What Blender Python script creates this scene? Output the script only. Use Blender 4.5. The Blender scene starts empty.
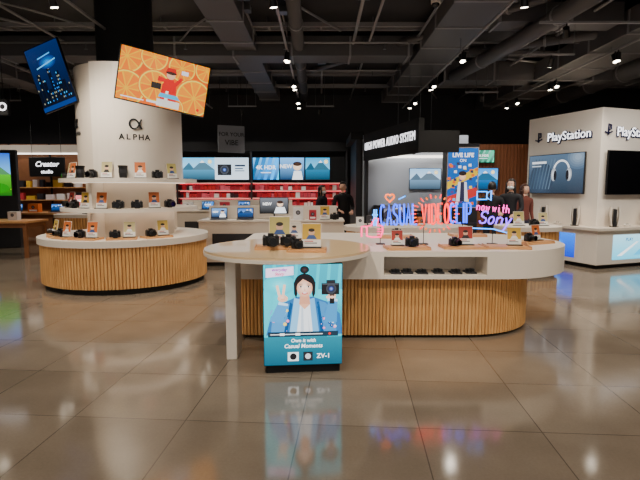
import bpy, bmesh, math, random
from mathutils import Matrix, Vector
random.seed(7)
S=bpy.context.scene
COL=S.collection
pi=math.pi
# ---------------------------------------------------------------- materials
def lin(c):
    o=[]
    for a in c[:3]:
        a=a/255.0
        o.append(a/12.92 if a<=.04045 else ((a+.055)/1.055)**2.4)
    return tuple(o)+(1.0,)
def sat(c,k=1.22,g_=1.0):
    l=lin(c); g=.3*l[0]+.59*l[1]+.11*l[2]
    return tuple(max(0,g+(a-g)*k)*g_ for a in l[:3])+(1.0,)
MATS={}
def mat(name,col=(200,200,200),rough=.5,metal=0,emit=0,coat=0,noise=0,nscale=8,alpha=1,trans=0):
    if name in MATS: return MATS[name]
    m=bpy.data.materials.new(name); m.use_nodes=True
    nt=m.node_tree; b=nt.nodes['Principled BSDF']
    c=lin(col)
    b.inputs['Base Color'].default_value=c
    b.inputs['Roughness'].default_value=rough
    b.inputs['Metallic'].default_value=metal
    b.inputs['Coat Weight'].default_value=coat
    b.inputs['Transmission Weight'].default_value=trans
    if emit:
        b.inputs['Emission Color'].default_value=c
        b.inputs['Emission Strength'].default_value=emit
    if noise:
        tc=nt.nodes.new('ShaderNodeTexCoord'); n=nt.nodes.new('ShaderNodeTexNoise')
        n.inputs['Scale'].default_value=nscale; n.inputs['Detail'].default_value=4
        mx=nt.nodes.new('ShaderNodeMix'); mx.data_type='RGBA'
        mx.inputs[6].default_value=tuple(a*(1-noise) for a in c[:3])+(1,)
        mx.inputs[7].default_value=tuple(min(1,a*(1+noise)) for a in c[:3])+(1,)
        nt.links.new(tc.outputs['Object'],n.inputs['Vector'])
        nt.links.new(n.outputs['Fac'],mx.inputs[0]); nt.links.new(mx.outputs[2],b.inputs['Base Color'])
    MATS[name]=m; return m
def attrmat(name,emit,rough):
    m=bpy.data.materials.new(name); m.use_nodes=True
    nt=m.node_tree; b=nt.nodes['Principled BSDF']
    a=nt.nodes.new('ShaderNodeVertexColor'); a.layer_name='Col'
    if emit:
        b.inputs['Base Color'].default_value=(.01,.01,.01,1)
        nt.links.new(a.outputs['Color'],b.inputs['Emission Color']); b.inputs['Emission Strength'].default_value=emit
    else: nt.links.new(a.outputs['Color'],b.inputs['Base Color'])
    b.inputs['Roughness'].default_value=rough
    return m
SCREEN=attrmat('screen_pixels',1.9,.25)
SCREENHI=attrmat('backlit_film',2.1,.3)
NEON=attrmat('neon_tube',4.5,.3)
PRINT=attrmat('printed_card',0,.5)
WHITE=mat('white_laminate',(238,228,214),.35)
WHITE2=mat('warm_white_panel',(226,213,196),.45)
CREAM=mat('cream_worktop',(228,198,152),.3,coat=.3)
BLACK=mat('black_plastic',(18,18,20),.35)
BLACKM=mat('black_matte',(14,14,15),.8)
GLOSSB=mat('black_glass',(8,8,10),.08)
GREY=mat('grey_metal',(110,112,115),.35,.8)
DGREY=mat('dark_grey_paint',(44,44,48),.6)
TRAYM=mat('tray_wood',(212,156,100),.4,noise=.15,nscale=20)
SKIN=mat('skin',(228,178,150),.55)
LIPS=mat('lips',(180,90,85),.5)
EYEW=mat('eye_white',(235,235,235),.3)
LAMPE=mat('lamp_lens',(255,240,215),.3,emit=24)
STRIP=mat('light_strip',(255,246,232),.3,emit=3)
STRIPL=mat('soft_shelf_strip',(255,240,220),.3,emit=1.1)
STRIPR=mat('red_shelf_strip',(255,60,80),.3,emit=4)
SIGNL=mat('sign_letter_led',(250,250,255),.3,emit=2.2)
def woodmat():
    m=bpy.data.materials.new('oak_slats'); m.use_nodes=True; nt=m.node_tree; b=nt.nodes['Principled BSDF']
    tc=nt.nodes.new('ShaderNodeTexCoord'); mp=nt.nodes.new('ShaderNodeMapping'); mp.inputs['Scale'].default_value=(14,14,1.2)
    n=nt.nodes.new('ShaderNodeTexNoise'); n.inputs['Scale'].default_value=2.5; n.inputs['Detail'].default_value=5
    r=nt.nodes.new('ShaderNodeValToRGB')
    r.color_ramp.elements[0].position=.3; r.color_ramp.elements[0].color=lin((208,148,82))
    r.color_ramp.elements[1].position=.7; r.color_ramp.elements[1].color=lin((242,190,120))
    nt.links.new(tc.outputs['Object'],mp.inputs['Vector']); nt.links.new(mp.outputs[0],n.inputs['Vector'])
    nt.links.new(n.outputs['Fac'],r.inputs[0]); nt.links.new(r.outputs[0],b.inputs['Base Color'])
    b.inputs['Roughness'].default_value=.45
    return m
OAK=woodmat()
OAKD=mat('oak_groove',(176,118,62),.6)
WALNUT=mat('walnut_panel',(140,90,56),.45,noise=.25,nscale=6)
def floormat():
    m=bpy.data.materials.new('polished_tiles'); m.use_nodes=True; nt=m.node_tree; b=nt.nodes['Principled BSDF']
    tc=nt.nodes.new('ShaderNodeTexCoord'); mp=nt.nodes.new('ShaderNodeMapping')
    mp.inputs['Rotation'].default_value=(0,0,math.radians(4)); mp.inputs['Location'].default_value=(.35,.1,0)
    br=nt.nodes.new('ShaderNodeTexBrick'); br.offset=0; br.squash=1
    br.inputs['Scale'].default_value=1; br.inputs['Brick Width'].default_value=.8; br.inputs['Row Height'].default_value=.8
    br.inputs['Mortar Size'].default_value=.004; br.inputs['Mortar Smooth'].default_value=.1
    br.inputs['Color1'].default_value=lin((124,111,96)); br.inputs['Color2'].default_value=lin((137,123,107)); br.inputs['Mortar'].default_value=lin((88,77,66))
    n=nt.nodes.new('ShaderNodeTexNoise'); n.inputs['Scale'].default_value=2.2; n.inputs['Detail'].default_value=8
    n2=nt.nodes.new('ShaderNodeTexNoise'); n2.inputs['Scale'].default_value=60; n2.inputs['Detail'].default_value=3
    rr=nt.nodes.new('ShaderNodeMapRange'); rr.inputs[3].default_value=.72; rr.inputs[4].default_value=1.26
    r2=nt.nodes.new('ShaderNodeMapRange'); r2.inputs[3].default_value=.86; r2.inputs[4].default_value=1.14
    mu=nt.nodes.new('ShaderNodeMath'); mu.operation='MULTIPLY'
    vm=nt.nodes.new('ShaderNodeVectorMath'); vm.operation='SCALE'
    L=nt.links.new
    L(tc.outputs['Object'],mp.inputs[0]); L(mp.outputs[0],br.inputs['Vector']); L(mp.outputs[0],n.inputs['Vector']); L(mp.outputs[0],n2.inputs['Vector'])
    L(n.outputs['Fac'],rr.inputs[0]); L(n2.outputs['Fac'],r2.inputs[0]); L(rr.outputs[0],mu.inputs[0]); L(r2.outputs[0],mu.inputs[1])
    L(br.outputs['Color'],vm.inputs[0]); L(mu.outputs[0],vm.inputs[3]); L(vm.outputs[0],b.inputs['Base Color'])
    r3=nt.nodes.new('ShaderNodeMapRange'); r3.inputs[3].default_value=.06; r3.inputs[4].default_value=.15
    L(n.outputs['Fac'],r3.inputs[0]); L(r3.outputs[0],b.inputs['Roughness'])
    bp=nt.nodes.new('ShaderNodeBump'); bp.inputs['Strength'].default_value=.15; bp.inputs['Distance'].default_value=.002; bp.invert=True
    L(br.outputs['Fac'],bp.inputs['Height']); L(bp.outputs[0],b.inputs['Normal'])
    b.inputs['IOR'].default_value=1.68
    return m
# ---------------------------------------------------------------- mesh builder
class MB:
    def __init__(s): s.v=[];s.f=[];s.m=[];s.c=[];s.sm=[];s.mats=[];s.M=Matrix.Identity(4)
    def add(s,vs,fs,m,col=None,sm=False,mf=None):
        o=len(s.v)
        for p in vs: s.v.append(tuple(s.M@Vector(p)))
        def mi(m):
            if m not in s.mats: s.mats.append(m)
            return s.mats.index(m)
        for i,f in enumerate(fs):
            s.f.append([o+k for k in f]); s.m.append(mi(mf[i] if mf else m)); s.sm.append(sm)
            if col is None: s.c.append([(1,1,1,1)]*len(f))
            elif isinstance(col,list): s.c.append([col[k] for k in f])
            else: s.c.append([col]*len(f))
    def bm(s,bm,m,sm=False,col=None):
        bm.verts.index_update()
        s.add([v.co.copy() for v in bm.verts],[[v.index for v in f.verts] for f in bm.faces],m,col,sm); bm.free()
    def box(s,c,d,m,bev=0,rot=None,col=None):
        bm=bmesh.new(); bmesh.ops.create_cube(bm,size=1)
        bmesh.ops.scale(bm,vec=d,verts=bm.verts)
        if bev: bmesh.ops.bevel(bm,geom=list(bm.edges),offset=bev,segments=2,affect='EDGES',profile=.6)
        T=Matrix.Translation(c)
        if rot: T=T@Matrix.Rotation(rot[0],4,rot[1])
        bmesh.ops.transform(bm,matrix=T,verts=bm.verts)
        s.bm(bm,m,col=col)
    def b2(s,a,b,m,bev=0):
        s.box([(a[i]+b[i])/2 for i in range(3)],[b[i]-a[i] for i in range(3)],m,bev)
    def tube(s,pts,r,m,seg=8,closed=False,col=None,cap=True):
        pts=[Vector(p) for p in pts]; n=len(pts)
        rs=r if isinstance(r,(list,tuple)) else [r]*n
        vs=[];fs=[];prev=None
        for i,p in enumerate(pts):
            if closed: d=pts[(i+1)%n]-pts[i-1]
            else: d=pts[min(i+1,n-1)]-pts[max(i-1,0)]
            d.normalize()
            if prev is None: a=d.orthogonal().normalized()
            else:
                a=prev-d*prev.dot(d)
                a=a.normalized() if a.length>1e-6 else d.orthogonal().normalized()
            prev=a; b=d.cross(a)
            for k in range(seg):
                t=2*pi*k/seg; vs.append(p+(a*math.cos(t)+b*math.sin(t))*rs[i])
        for i in range(n if closed else n-1):
            j=(i+1)%n
            for k in range(seg):
                k2=(k+1)%seg; fs.append([i*seg+k,i*seg+k2,j*seg+k2,j*seg+k])
        if not closed and cap: fs.append(list(range(seg))[::-1]); fs.append([(n-1)*seg+k for k in range(seg)])
        s.add(vs,fs,m,col,True)
    def cyl(s,p0,p1,r,m,seg=24,r1=None,col=None):
        p0=Vector(p0);p1=Vector(p1); r1=r if r1 is None else r1
        d=(p1-p0).normalized(); a=d.orthogonal().normalized(); b=d.cross(a)
        vs=[]
        for p,q in ((p0,r),(p1,r1)):
            for k in range(seg):
                t=2*pi*k/seg; vs.append(p+(a*math.cos(t)+b*math.sin(t))*q)
        s.add(vs,[[k,(k+1)%seg,seg+(k+1)%seg,seg+k] for k in range(seg)],m,col,True)
        s.add(vs,[list(range(seg))[::-1],[seg+k for k in range(seg)]],m,col,False)
    def prism(s,o,z0,z1,m,sm=False):
        n=len(o); vs=[(x,y,z0) for x,y in o]+[(x,y,z1) for x,y in o]
        s.add(vs,[[k,(k+1)%n,n+(k+1)%n,n+k] for k in range(n)],m,None,sm)
        s.add(vs,[list(range(n))[::-1],[n+k for k in range(n)]],m)
    def sph(s,c,r,m,seg=16,fn=None,col=None):
        bm=bmesh.new(); bmesh.ops.create_uvsphere(bm,u_segments=seg,v_segments=max(6,seg*3//4),radius=1)
        for v in bm.verts:
            if fn: v.co=Vector(fn(v.co))
            v.co=Vector((v.co.x*r[0]+c[0],v.co.y*r[1]+c[1],v.co.z*r[2]+c[2]))
        s.bm(bm,m,True,col)
    def text(s,t,size,m,pos,col=None,ext=0.0,bold=0,align='CENTER',sx=1,shear=0,gap=1):
        cu=bpy.data.curves.new('t','FONT'); cu.body=t; cu.size=size; cu.align_x=align; cu.align_y='CENTER'
        cu.extrude=ext; cu.offset=bold; cu.resolution_u=3; cu.shear=shear; cu.space_character=gap
        ob=bpy.data.objects.new('t',cu); COL.objects.link(ob)
        dg=bpy.context.evaluated_depsgraph_get(); dg.update()
        me=bpy.data.meshes.new_from_object(ob.evaluated_get(dg))
        s.add([(v.co.x*sx+pos[0],pos[1]-v.co.z,v.co.y+pos[2]) for v in me.vertices],[list(p.vertices) for p in me.polygons],m,col)
        bpy.data.objects.remove(ob); bpy.data.curves.remove(cu); bpy.data.meshes.remove(me)
    def obj(s,name,loc=(0,0,0),rot=(0,0,0),parent=None):
        me=bpy.data.meshes.new(name); me.from_pydata(s.v,[],s.f)
        for m in s.mats: me.materials.append(m)
        me.polygons.foreach_set('material_index',s.m); me.polygons.foreach_set('use_smooth',s.sm)
        ca=me.color_attributes.new('Col','FLOAT_COLOR','CORNER')
        flat=[x for f in s.c for c in f for x in c]; ca.data.foreach_set('color',flat)
        me.update()
        ob=bpy.data.objects.new(name,me); COL.objects.link(ob); ob.location=loc; ob.rotation_euler=rot
        if parent: ob.parent=parent
        return ob
# ---------------------------------------------------------------- 2-D pictures (x right, z up, facing -Y)
def clip(p):
    for ax,lim,sg in ((0,0,1),(0,1,-1),(1,0,1),(1,1,-1)):
        o=[];n=len(p)
        for i in range(n):
            a,b=p[i],p[(i+1)%n]
            ia=(a[ax]-lim)*sg>=0; ib=(b[ax]-lim)*sg>=0
            if ia: o.append(a)
            if ia!=ib:
                t=(lim-a[ax])/(b[ax]-a[ax]); o.append((a[0]+(b[0]-a[0])*t,a[1]+(b[1]-a[1])*t))
        p=o
        if len(p)<3: return None
    return p
class Pic:
    def __init__(s,mb,w,h,m,cx=0,y=0,cz=0): s.mb=mb;s.w=w;s.h=h;s.m=m;s.c=(cx,y,cz);s.L=0;s.tf=None;s.gain=1.0
    def K(s,c): return lin(c) if s.m is PRINT else sat(c,1.22,s.gain)
    def P(s,pts,col,lift=1):
        s.L+=lift*.25
        if s.tf: x,y,k=s.tf; pts=[(x+(a-x)*k,y+(b-y)*k) for a,b in pts]
        q=clip(pts)
        if not q: return
        s.mb.add([(s.c[0]+(a-.5)*s.w,s.c[1]-.0004-.0006*s.L,s.c[2]+(b-.5)*s.h) for a,b in q],[list(range(len(q)))],s.m,s.K(col))
    def R(s,a,b,c,d,col): s.P([(a,b),(c,b),(c,d),(a,d)],col)
    def G(s,a,b,c,d,c0,c1):
        s.L+=.25
        s.mb.add([(s.c[0]+(x-.5)*s.w,s.c[1]-.0004-.0006*s.L,s.c[2]+(z-.5)*s.h) for x,z in ((a,b),(c,b),(c,d),(a,d))],[[0,1,2,3]],s.m,[s.K(c0),s.K(c0),s.K(c1),s.K(c1)])
    def E(s,a,b,r,col,ry=None,n=24,rot=0,lift=1):
        ry=r if ry is None else ry; k=s.h/s.w
        s.P([(a+(r*math.cos(t)*math.cos(rot)-ry*math.sin(t)*math.sin(rot))*k,b+r*math.cos(t)*math.sin(rot)+ry*math.sin(t)*math.cos(rot)) for t in [2*pi*i/n for i in range(n)]],col,lift)
    def S(s,a,b,r,c0,c1,ry=None,k=5,dx=0,dy=0):
        ry=r if ry is None else ry
        for i in range(k):
            t=i/(k-1); q=1-t*.75
            s.E(a+dx*t*r,b+dy*t*ry,r*q,tuple(c0[j]+(c1[j]-c0[j])*t for j in range(3)),ry*q,lift=.3)
    def T(s,t,a,b,size,col,bold=0,align='CENTER',sx=1,shear=0):
        s.L+=.5
        s.mb.text(t,size*s.h,s.m,(s.c[0]+(a-.5)*s.w,s.c[1]-.0004-.0006*s.L,s.c[2]+(b-.5)*s.h),s.K(col),0,bold,align,sx,shear)
def pic_orange(p):
    p.gain=.62
    p.G(0,0,1,1,(240,120,0),(225,100,0))
    k=p.h/p.w
    for (a,b,r) in ((.07,.82,.32),(.36,.93,.27),(.10,.22,.36),(.40,.38,.32),(.68,.85,.28),(.86,.32,.38),(.97,.92,.25),(.62,.02,.25)):
        p.E(a,b,r,(240,130,0)); p.E(a,b,r*.94,(255,232,130)); p.E(a,b,r*.88,(255,196,40))
        for i in range(10):
            t0=2*pi*i/10+.05; t1=2*pi*(i+1)/10-.05; tm=(t0+t1)/2
            q=[(a+r*.08*math.cos(tm)*k,b+r*.08*math.sin(tm))]+[(a+r*.84*math.cos(t)*k,b+r*.84*math.sin(t)) for t in (t0,tm,t1)]
            p.P(q,(250,138,0) if i%2 else (255,160,0),.1)
    p.P([(.47,.14),(.66,.14),(.64,.45),(.60,.58),(.52,.58),(.48,.45)],(215,15,20))
    p.P([(.52,.14),(.56,.14),(.56,.34),(.53,.34)],(245,240,235)); p.R(.44,.02,.70,.16,(240,235,228))
    p.P([(.42,.5),(.52,.5),(.53,.57),(.43,.6)],(215,15,20)); p.P([(.60,.5),(.68,.66),(.71,.63),(.63,.44)],(215,15,20))
    p.E(.565,.66,.085,(238,190,160)); p.P([(.50,.69),(.63,.69),(.61,.8),(.52,.8)],(200,15,15)); p.E(.565,.70,.10,(60,25,20),.03)
    p.R(.36,.34,.47,.46,(30,25,25)); p.R(.68,.72,.76,.80,(240,240,250)); p.R(.33,.05,.50,.09,(250,250,250)); p.P([(.45,.2),(.7,.2),(.66,.28),(.47,.28)],(90,190,230))
    p.R(.05,.05,.3,.07,(250,250,250)); p.E(.92,.1,.03,(240,60,40))
def pic_city(p):
    p.gain=.8
    p.G(0,0,1,1,(6,14,30),(8,34,80))
    random.seed(3)
    for i in range(9):
        x=i/9; h=.25+random.random()*.45; p.R(x,.08,x+.1,h,(4,10,24))
        for j in range(10):
            for kk in range(2):
                if random.random()<.42 and .12+j*.055<h: p.R(x+.015+.045*kk,.12+j*.055,x+.04+.045*kk,.145+j*.055,random.choice([(90,170,230),(60,120,200),(150,150,130)]))
    p.S(.55,.72,.16,(10,45,105),(50,130,195),.1); p.P([(.2,.66),(.8,.72),(.8,.74),(.2,.68)],(110,180,225)); p.P([(.3,.8),(.7,.83),(.7,.85),(.3,.82)],(90,160,220)); p.R(.0,0,1,.07,(15,50,110))
def pic_gen(p,seed,base=(40,130,210)):
    random.seed(seed); st=seed%4
    dk=tuple(int(c*.35) for c in base); lt=tuple(min(255,int(c*.6+100)) for c in base)
    if st==0:
        p.G(0,0,1,1,dk,lt); p.S(.72,.62,.2,(235,200,170),(250,225,200)); p.S(.72,.72,.2,(40,25,22),(60,40,30),.1); p.P([(.5,0),(.95,0),(.88,.4),(.58,.4)],(235,240,245)); p.T('NEW',.25,.6,.25,(255,255,255),.003)
    elif st==1:
        p.G(0,.45,1,1,lt,base); p.G(0,0,1,.45,dk,tuple(int(c*.7) for c in base)); p.P([(0,.45),(.22,.78),(.4,.45)],tuple(int(c*.5) for c in base)); p.P([(.3,.45),(.62,.88),(1,.45)],tuple(int(c*.4+30) for c in base)); p.P([(.54,.77),(.62,.88),(.7,.78)],(245,245,250)); p.S(.85,.82,.09,(255,220,150),(255,250,220))
    elif st==2:
        p.G(0,0,1,1,lt,tuple(int(c*.8+40) for c in base)); p.R(.1,.2,.5,.7,(20,24,30)); p.S(.3,.45,.2,(60,66,76),(12,14,20)); p.S(.3,.45,.09,(40,60,110),(120,150,220)); p.R(.6,.6,.9,.68,(30,40,60)); p.R(.6,.48,.84,.53,(60,70,90)); p.R(.6,.38,.88,.42,(60,70,90))
    else:
        p.G(0,0,1,1,tuple(int(c*.6) for c in base),lt)
        for i in range(5): p.P([(-.1+i*.25,0),(.02+i*.25,0),(.28+i*.25,1),(.12+i*.25,1)],tuple(min(255,int(base[j]*(.5+.2*i)+20)) for j in range(3)))
        p.T('4K HDR',.5,.55,.26,(255,255,255),.003); p.R(.3,.3,.7,.34,(235,240,250))
def pic_nature(p):
    p.gain=.8
    p.G(0,.5,1,1,(120,190,240),(20,90,200)); p.G(0,0,1,.5,(20,90,15),(90,180,20))
    p.P([(0,.5),(.2,.72),(.45,.5)],(60,110,70)); p.P([(.35,.5),(.7,.8),(1,.5)],(80,130,90)); p.E(.3,.25,.2,(150,210,50),.1); p.E(.75,.18,.25,(40,130,30),.12)
    random.seed(8)
    for i in range(14): p.S(random.random(),.08+random.random()*.35,.05,(30,100,15),(170,220,60),.03,3)
def pic_head(p):
    p.gain=.75
    p.G(0,0,1,1,(40,52,66),(84,102,122)); p.S(.25,.35,.4,(48,60,76),(60,76,96),.5); p.S(.9,.9,.4,(84,102,122),(140,155,170),.3)
    for i in range(7): p.P([(.03+i*.06,.1),(.05+i*.06,.1),(.15+i*.06,.9),(.13+i*.06,.9)],(58+i*6,76+i*6,94+i*6))
    n=16
    arc=[(.62+.15*math.cos(t),.58+.28*math.sin(t)) for t in [pi*i/n for i in range(n+1)]]
    arc2=[(.62+.12*math.cos(t),.58+.23*math.sin(t)) for t in [pi*i/n for i in range(n+1)]]
    for i in range(n): p.P([arc[i],arc[i+1],arc2[i+1],arc2[i]],(235,238,242),.02)
    p.S(.485,.48,.09,(160,165,172),(235,238,242),.17); p.S(.755,.48,.09,(160,165,172),(245,246,250),.17); p.E(.51,.46,.05,(25,25,30),.13); p.E(.73,.46,.05,(25,25,30),.13)
    p.R(.06,.78,.34,.84,(225,230,235)); p.R(.06,.7,.24,.73,(190,200,210))
def pic_blue(p):
    p.G(0,0,1,1,(0,50,180),(20,120,235)); p.T('PS5',.3,.6,.34,(255,255,255),.004); p.S(.72,.45,.3,(40,110,220),(170,220,255)); p.R(.12,.22,.5,.3,(235,245,255))
def pic_cyan(p):
    p.G(0,0,1,1,(110,200,230),(180,230,245)); p.P([(.1,.15),(.5,.7),(.55,.7),(.2,.15)],(255,255,255)); p.P([(.45,.15),(.7,.6),(.76,.6),(.6,.15)],(90,180,220)); p.T('PLAY',.35,.8,.18,(40,90,140),.002)
def pic_poster(p):
    p.gain=.85
    p.G(0,0,1,1,(30,70,140),(40,95,165)); p.P([(0,.3),(1,.55),(1,.68),(0,.43)],(200,170,80)); p.P([(0,.0),(1,.2),(1,.35),(0,.18)],(170,60,60))
    random.seed(4)
    for i in range(40):
        a=random.random(); b=.06+random.random()*.68; p.P([(a-.05,b-.018),(a+.05,b-.023),(a+.045,b+.025),(a-.045,b+.022)],random.choice([(220,220,225),(50,50,70),(210,110,60),(110,170,210),(230,195,90),(80,60,110)]))
    p.S(.5,.52,.06,(215,170,140),(240,200,170)); p.E(.5,.575,.065,(30,20,20),.04); p.P([(.3,.1),(.7,.1),(.64,.43),(.36,.43)],(205,205,215)); p.P([(.42,.1),(.58,.1),(.56,.43),(.44,.43)],(40,40,60)); p.T('LIVE LIFE',.5,.88,.095,(255,255,255),.004); p.T('ON',.5,.79,.07,(255,255,255))
def pic_card(p,seed):
    random.seed(seed); c=random.choice([(235,190,60),(230,120,50),(240,235,225),(190,60,50),(220,205,120),(235,200,90),(225,210,150)])
    p.G(0,0,1,1,c,tuple(int(x*.8) for x in c)); p.R(0,0,1,.3,(245,243,238)); p.E(.5,.62,.14,(225,180,150)); p.E(.5,.72,.14,(35,25,22),.08); p.P([(.2,.32),(.8,.32),(.65,.5),(.35,.5)],random.choice([(60,90,150),(240,240,240),(40,40,45)])); p.R(.12,.12,.8,.16,(60,60,60)); p.R(.12,.2,.6,.24,(200,60,40))
def pic_lightbox(p):
    p.gain=.92
    p.G(0,0,1,1,(5,120,135),(20,165,185)); p.G(0,.28,1,.75,(40,185,200),(66,205,220))
    for i in range(9): p.P([(i*.14-.1,.28),(i*.14-.06,.28),(i*.14+.02,1),(i*.14-.02,1)],(52,194,208),.1)
    p.S(.2,.8,.16,(50,190,205),(120,225,235),.1); p.S(.9,.45,.14,(50,190,205),(20,130,150),.2)
    p.tf=(.52,.33,1.03)
    p.P([(.04,.30),(1.0,.30),(.96,.5),(.80,.62),(.62,.67),(.42,.67),(.27,.62),(.10,.48)],(52,104,156))
    p.P([(.10,.32),(.26,.32),(.33,.60),(.25,.60),(.12,.48)],(84,142,190)); p.P([(.74,.32),(.92,.32),(.90,.5),(.78,.61),(.70,.63)],(74,132,182))
    p.P([(.26,.32),(.30,.32),(.37,.60),(.34,.62)],(28,70,118)); p.P([(.72,.32),(.76,.32),(.70,.62),(.67,.62)],(28,70,118))
    random.seed(12)
    for i in range(30):
        a=.08+random.random()*.84; b=.32+random.random()*.28; p.P([(a,b),(a+.012,b),(a+.03+random.random()*.02,b+.05),(a+.022,b+.055)],random.choice([(40,88,138),(110,165,208),(66,124,176)]),.1)
    p.P([(.40,.32),(.63,.32),(.60,.62),(.45,.62)],(232,236,240)); p.P([(.47,.32),(.51,.32),(.50,.6),(.48,.6)],(196,206,216)); p.P([(.57,.32),(.59,.32),(.56,.5)],(205,212,220)); p.P([(.33,.32),(.42,.32),(.47,.645),(.39,.66)],(140,190,224)); p.P([(.62,.32),(.70,.32),(.64,.66),(.58,.645)],(118,174,214))
    for i in range(24):
        a=random.choice([.1+random.random()*.22,.72+random.random()*.2]); b=.34+random.random()*.22; p.S(a,b,.010+random.random()*.008,random.choice([(230,140,180),(250,250,250),(30,70,130),(240,215,120)]),(245,225,235),None,2)
    p.P([(.45,.60),(.59,.60),(.57,.72),(.47,.72)],(206,154,130)); p.P([(.45,.60),(.59,.60),(.52,.55)],(222,172,146))
    p.S(.52,.93,.042,(14,12,16),(62,50,52),.036); p.E(.52,.875,.03,(14,12,16),.02)
    p.S(.52,.80,.098,(14,12,16),(44,36,40),.093,dy=.4)
    p.P([(.385,.81),(.42,.82),(.43,.70),(.415,.66),(.39,.70)],(22,18,22)); p.P([(.655,.81),(.62,.82),(.61,.70),(.625,.66),(.65,.70)],(22,18,22))
    p.S(.52,.755,.074,(216,166,142),(250,218,200),.088,8,-.05,.05)
    p.P([(.425,.79),(.50,.842),(.62,.79),(.615,.85),(.52,.875),(.43,.85)],(20,16,20))
    for sx in(-1,1):
        p.E(.52+sx*.047,.768,.015,(248,244,240),.008); p.E(.52+sx*.047,.768,.008,(30,18,16),.008); p.E(.52+sx*.047,.777,.017,(40,25,22),.003); p.E(.52+sx*.048,.793,.02,(60,40,34),.0032)
        p.S(.52+sx*.065,.735,.016,(244,200,180),(240,160,150),.01,3)
    p.P([(.512,.735),(.530,.735),(.521,.765)],(232,186,166)); p.E(.521,.735,.01,(214,160,140),.004)
    p.E(.521,.706,.028,(196,44,62),.012); p.E(.521,.709,.021,(252,250,248),.0055)
    p.P([(.08,.44),(.25,.42),(.31,.60),(.20,.63)],(88,148,196)); p.P([(.19,.60),(.31,.585),(.315,.605),(.20,.63)],(190,220,240))
    p.S(.245,.66,.045,(228,180,158),(250,214,196),.036)
    p.P([(.195,.67),(.228,.68),(.195,.79),(.163,.782)],(246,208,188)); p.P([(.236,.68),(.268,.68),(.290,.79),(.257,.795)],(242,202,182)); p.E(.285,.655,.02,(232,186,164),.026,rot=-.5); p.E(.25,.65,.022,(224,174,152),.01)
    p.P([(.76,.42),(.92,.42),(.93,.64),(.82,.65)],(76,138,188)); p.P([(.80,.63),(.93,.62),(.93,.645),(.81,.655)],(190,220,240)); p.S(.86,.68,.04,(224,176,152),(248,210,190),.03)
    p.R(.73,.69,.95,.80,(20,20,24)); p.R(.74,.785,.94,.797,(70,72,78)); p.S(.85,.745,.048,(60,64,72),(10,12,20)); p.S(.85,.745,.026,(30,40,90),(130,150,210)); p.R(.79,.80,.90,.83,(34,34,38)); p.R(.83,.60,.89,.69,(20,20,22))
    for i in range(4): p.E(.80+.03*i,.665,.012,(244,204,184),.014)
    p.tf=None
    p.P([(.03,.875),(.38,.90),(.38,.985),(.03,.965)],(245,225,250)); p.T('everyday',.20,.952,.04,(150,40,160),.001,shear=.2); p.T('Story',.20,.91,.04,(220,50,120),.001,shear=.2)
    p.G(0,0,1,.28,(3,80,100),(8,120,138)); p.R(.05,.285,.95,.335,(25,45,60)); p.R(.08,.306,.75,.314,(240,240,240)); p.E(.84,.31,.012,(240,70,60)); p.R(.2,.298,.26,.322,(250,250,250)); p.R(.4,.298,.46,.322,(250,250,250))
    p.T('Own it with',.5,.245,.05,(255,255,255),.001,shear=.15); p.T('Casual Moments',.5,.19,.056,(255,255,255),.001,shear=.15)
    p.R(.30,.04,.44,.13,(235,240,240)); p.E(.37,.085,.034,(20,20,25)); p.R(.50,.04,.62,.13,(30,30,35)); p.E(.56,.085,.028,(200,200,205)); p.T('ZV-1',.76,.085,.065,(255,255,255),.001)
# ---------------------------------------------------------------- object functions
def tv(name,loc,yaw,w,h,pic,roll=0,tilt=0,arm=None,m=None,seed=None):
    mb=MB(); mb.box((0,.02,0),(w+.03,.04,h+.03),BLACK,.006); mb.box((0,.055,-.02),(w*.6,.035,h*.55),BLACK,.008)
    mb.box((0,.085,0),(.22,.03,.22),GREY,.004)
    p=Pic(mb,w,h,m or SCREEN,0,0,0)
    if seed is not None: pic_gen(p,seed,pic)
    elif pic: pic(p)
    else: mb.box((0,-.001,0),(w,.002,h),GLOSSB)
    if arm: mb.cyl((0,.09,0),(0,.09+arm,0),.035,GREY,12)
    ob=mb.obj(name,loc)
    R=Matrix.Rotation(yaw,4,'Z')@Matrix.Rotation(tilt,4,'X')@Matrix.Rotation(roll,4,'Y')
    ob.rotation_euler=R.to_euler()
    return ob
def camera_item(loc,yaw=0,s=1.0,long=False):
    mb=MB(); mb.M=Matrix.Scale(s,4)
    mb.box((0,0,.045),(.13,.045,.075),BLACK,.008); mb.box((-.055,-.022,.042),(.026,.03,.07),BLACK,.008)
    mb.box((.0,.0,.09),(.045,.045,.03),BLACK,.006); mb.box((.045,0,.088),(.02,.02,.012),GREY,.003); mb.cyl((-.05,0,.08),(-.05,0,.092),.01,GREY,12)
    L=.12 if long else .065
    mb.cyl((.008,-.02,.045),(.008,-.03,.045),.034,GREY,20); mb.cyl((.008,-.03,.045),(.008,-.03-L,.045),.031,BLACK,20,.034)
    mb.cyl((.008,-.03-L,.045),(.008,-.032-L,.045),.027,GLOSSB,20); mb.cyl((.008,-.05,.045),(.008,-.056,.045),.0345,DGREY,20)
    mb.cyl((0,.0,.0),(0,0,.01),.03,BLACK,16)
    return mb.obj('mirrorless_camera',loc,(0,0,yaw))
def lens_item(loc,s=1.0):
    mb=MB(); mb.M=Matrix.Scale(s,4)
    mb.cyl((0,0,0),(0,0,.01),.034,GREY); mb.cyl((0,0,.01),(0,0,.05),.036,BLACK,24,.038); mb.cyl((0,0,.05),(0,0,.085),.04,DGREY); mb.cyl((0,0,.085),(0,0,.12),.038,BLACK,24,.046); mb.cyl((0,0,.12),(0,0,.121),.038,GLOSSB)
    return mb.obj('camera_lens',loc)
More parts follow.
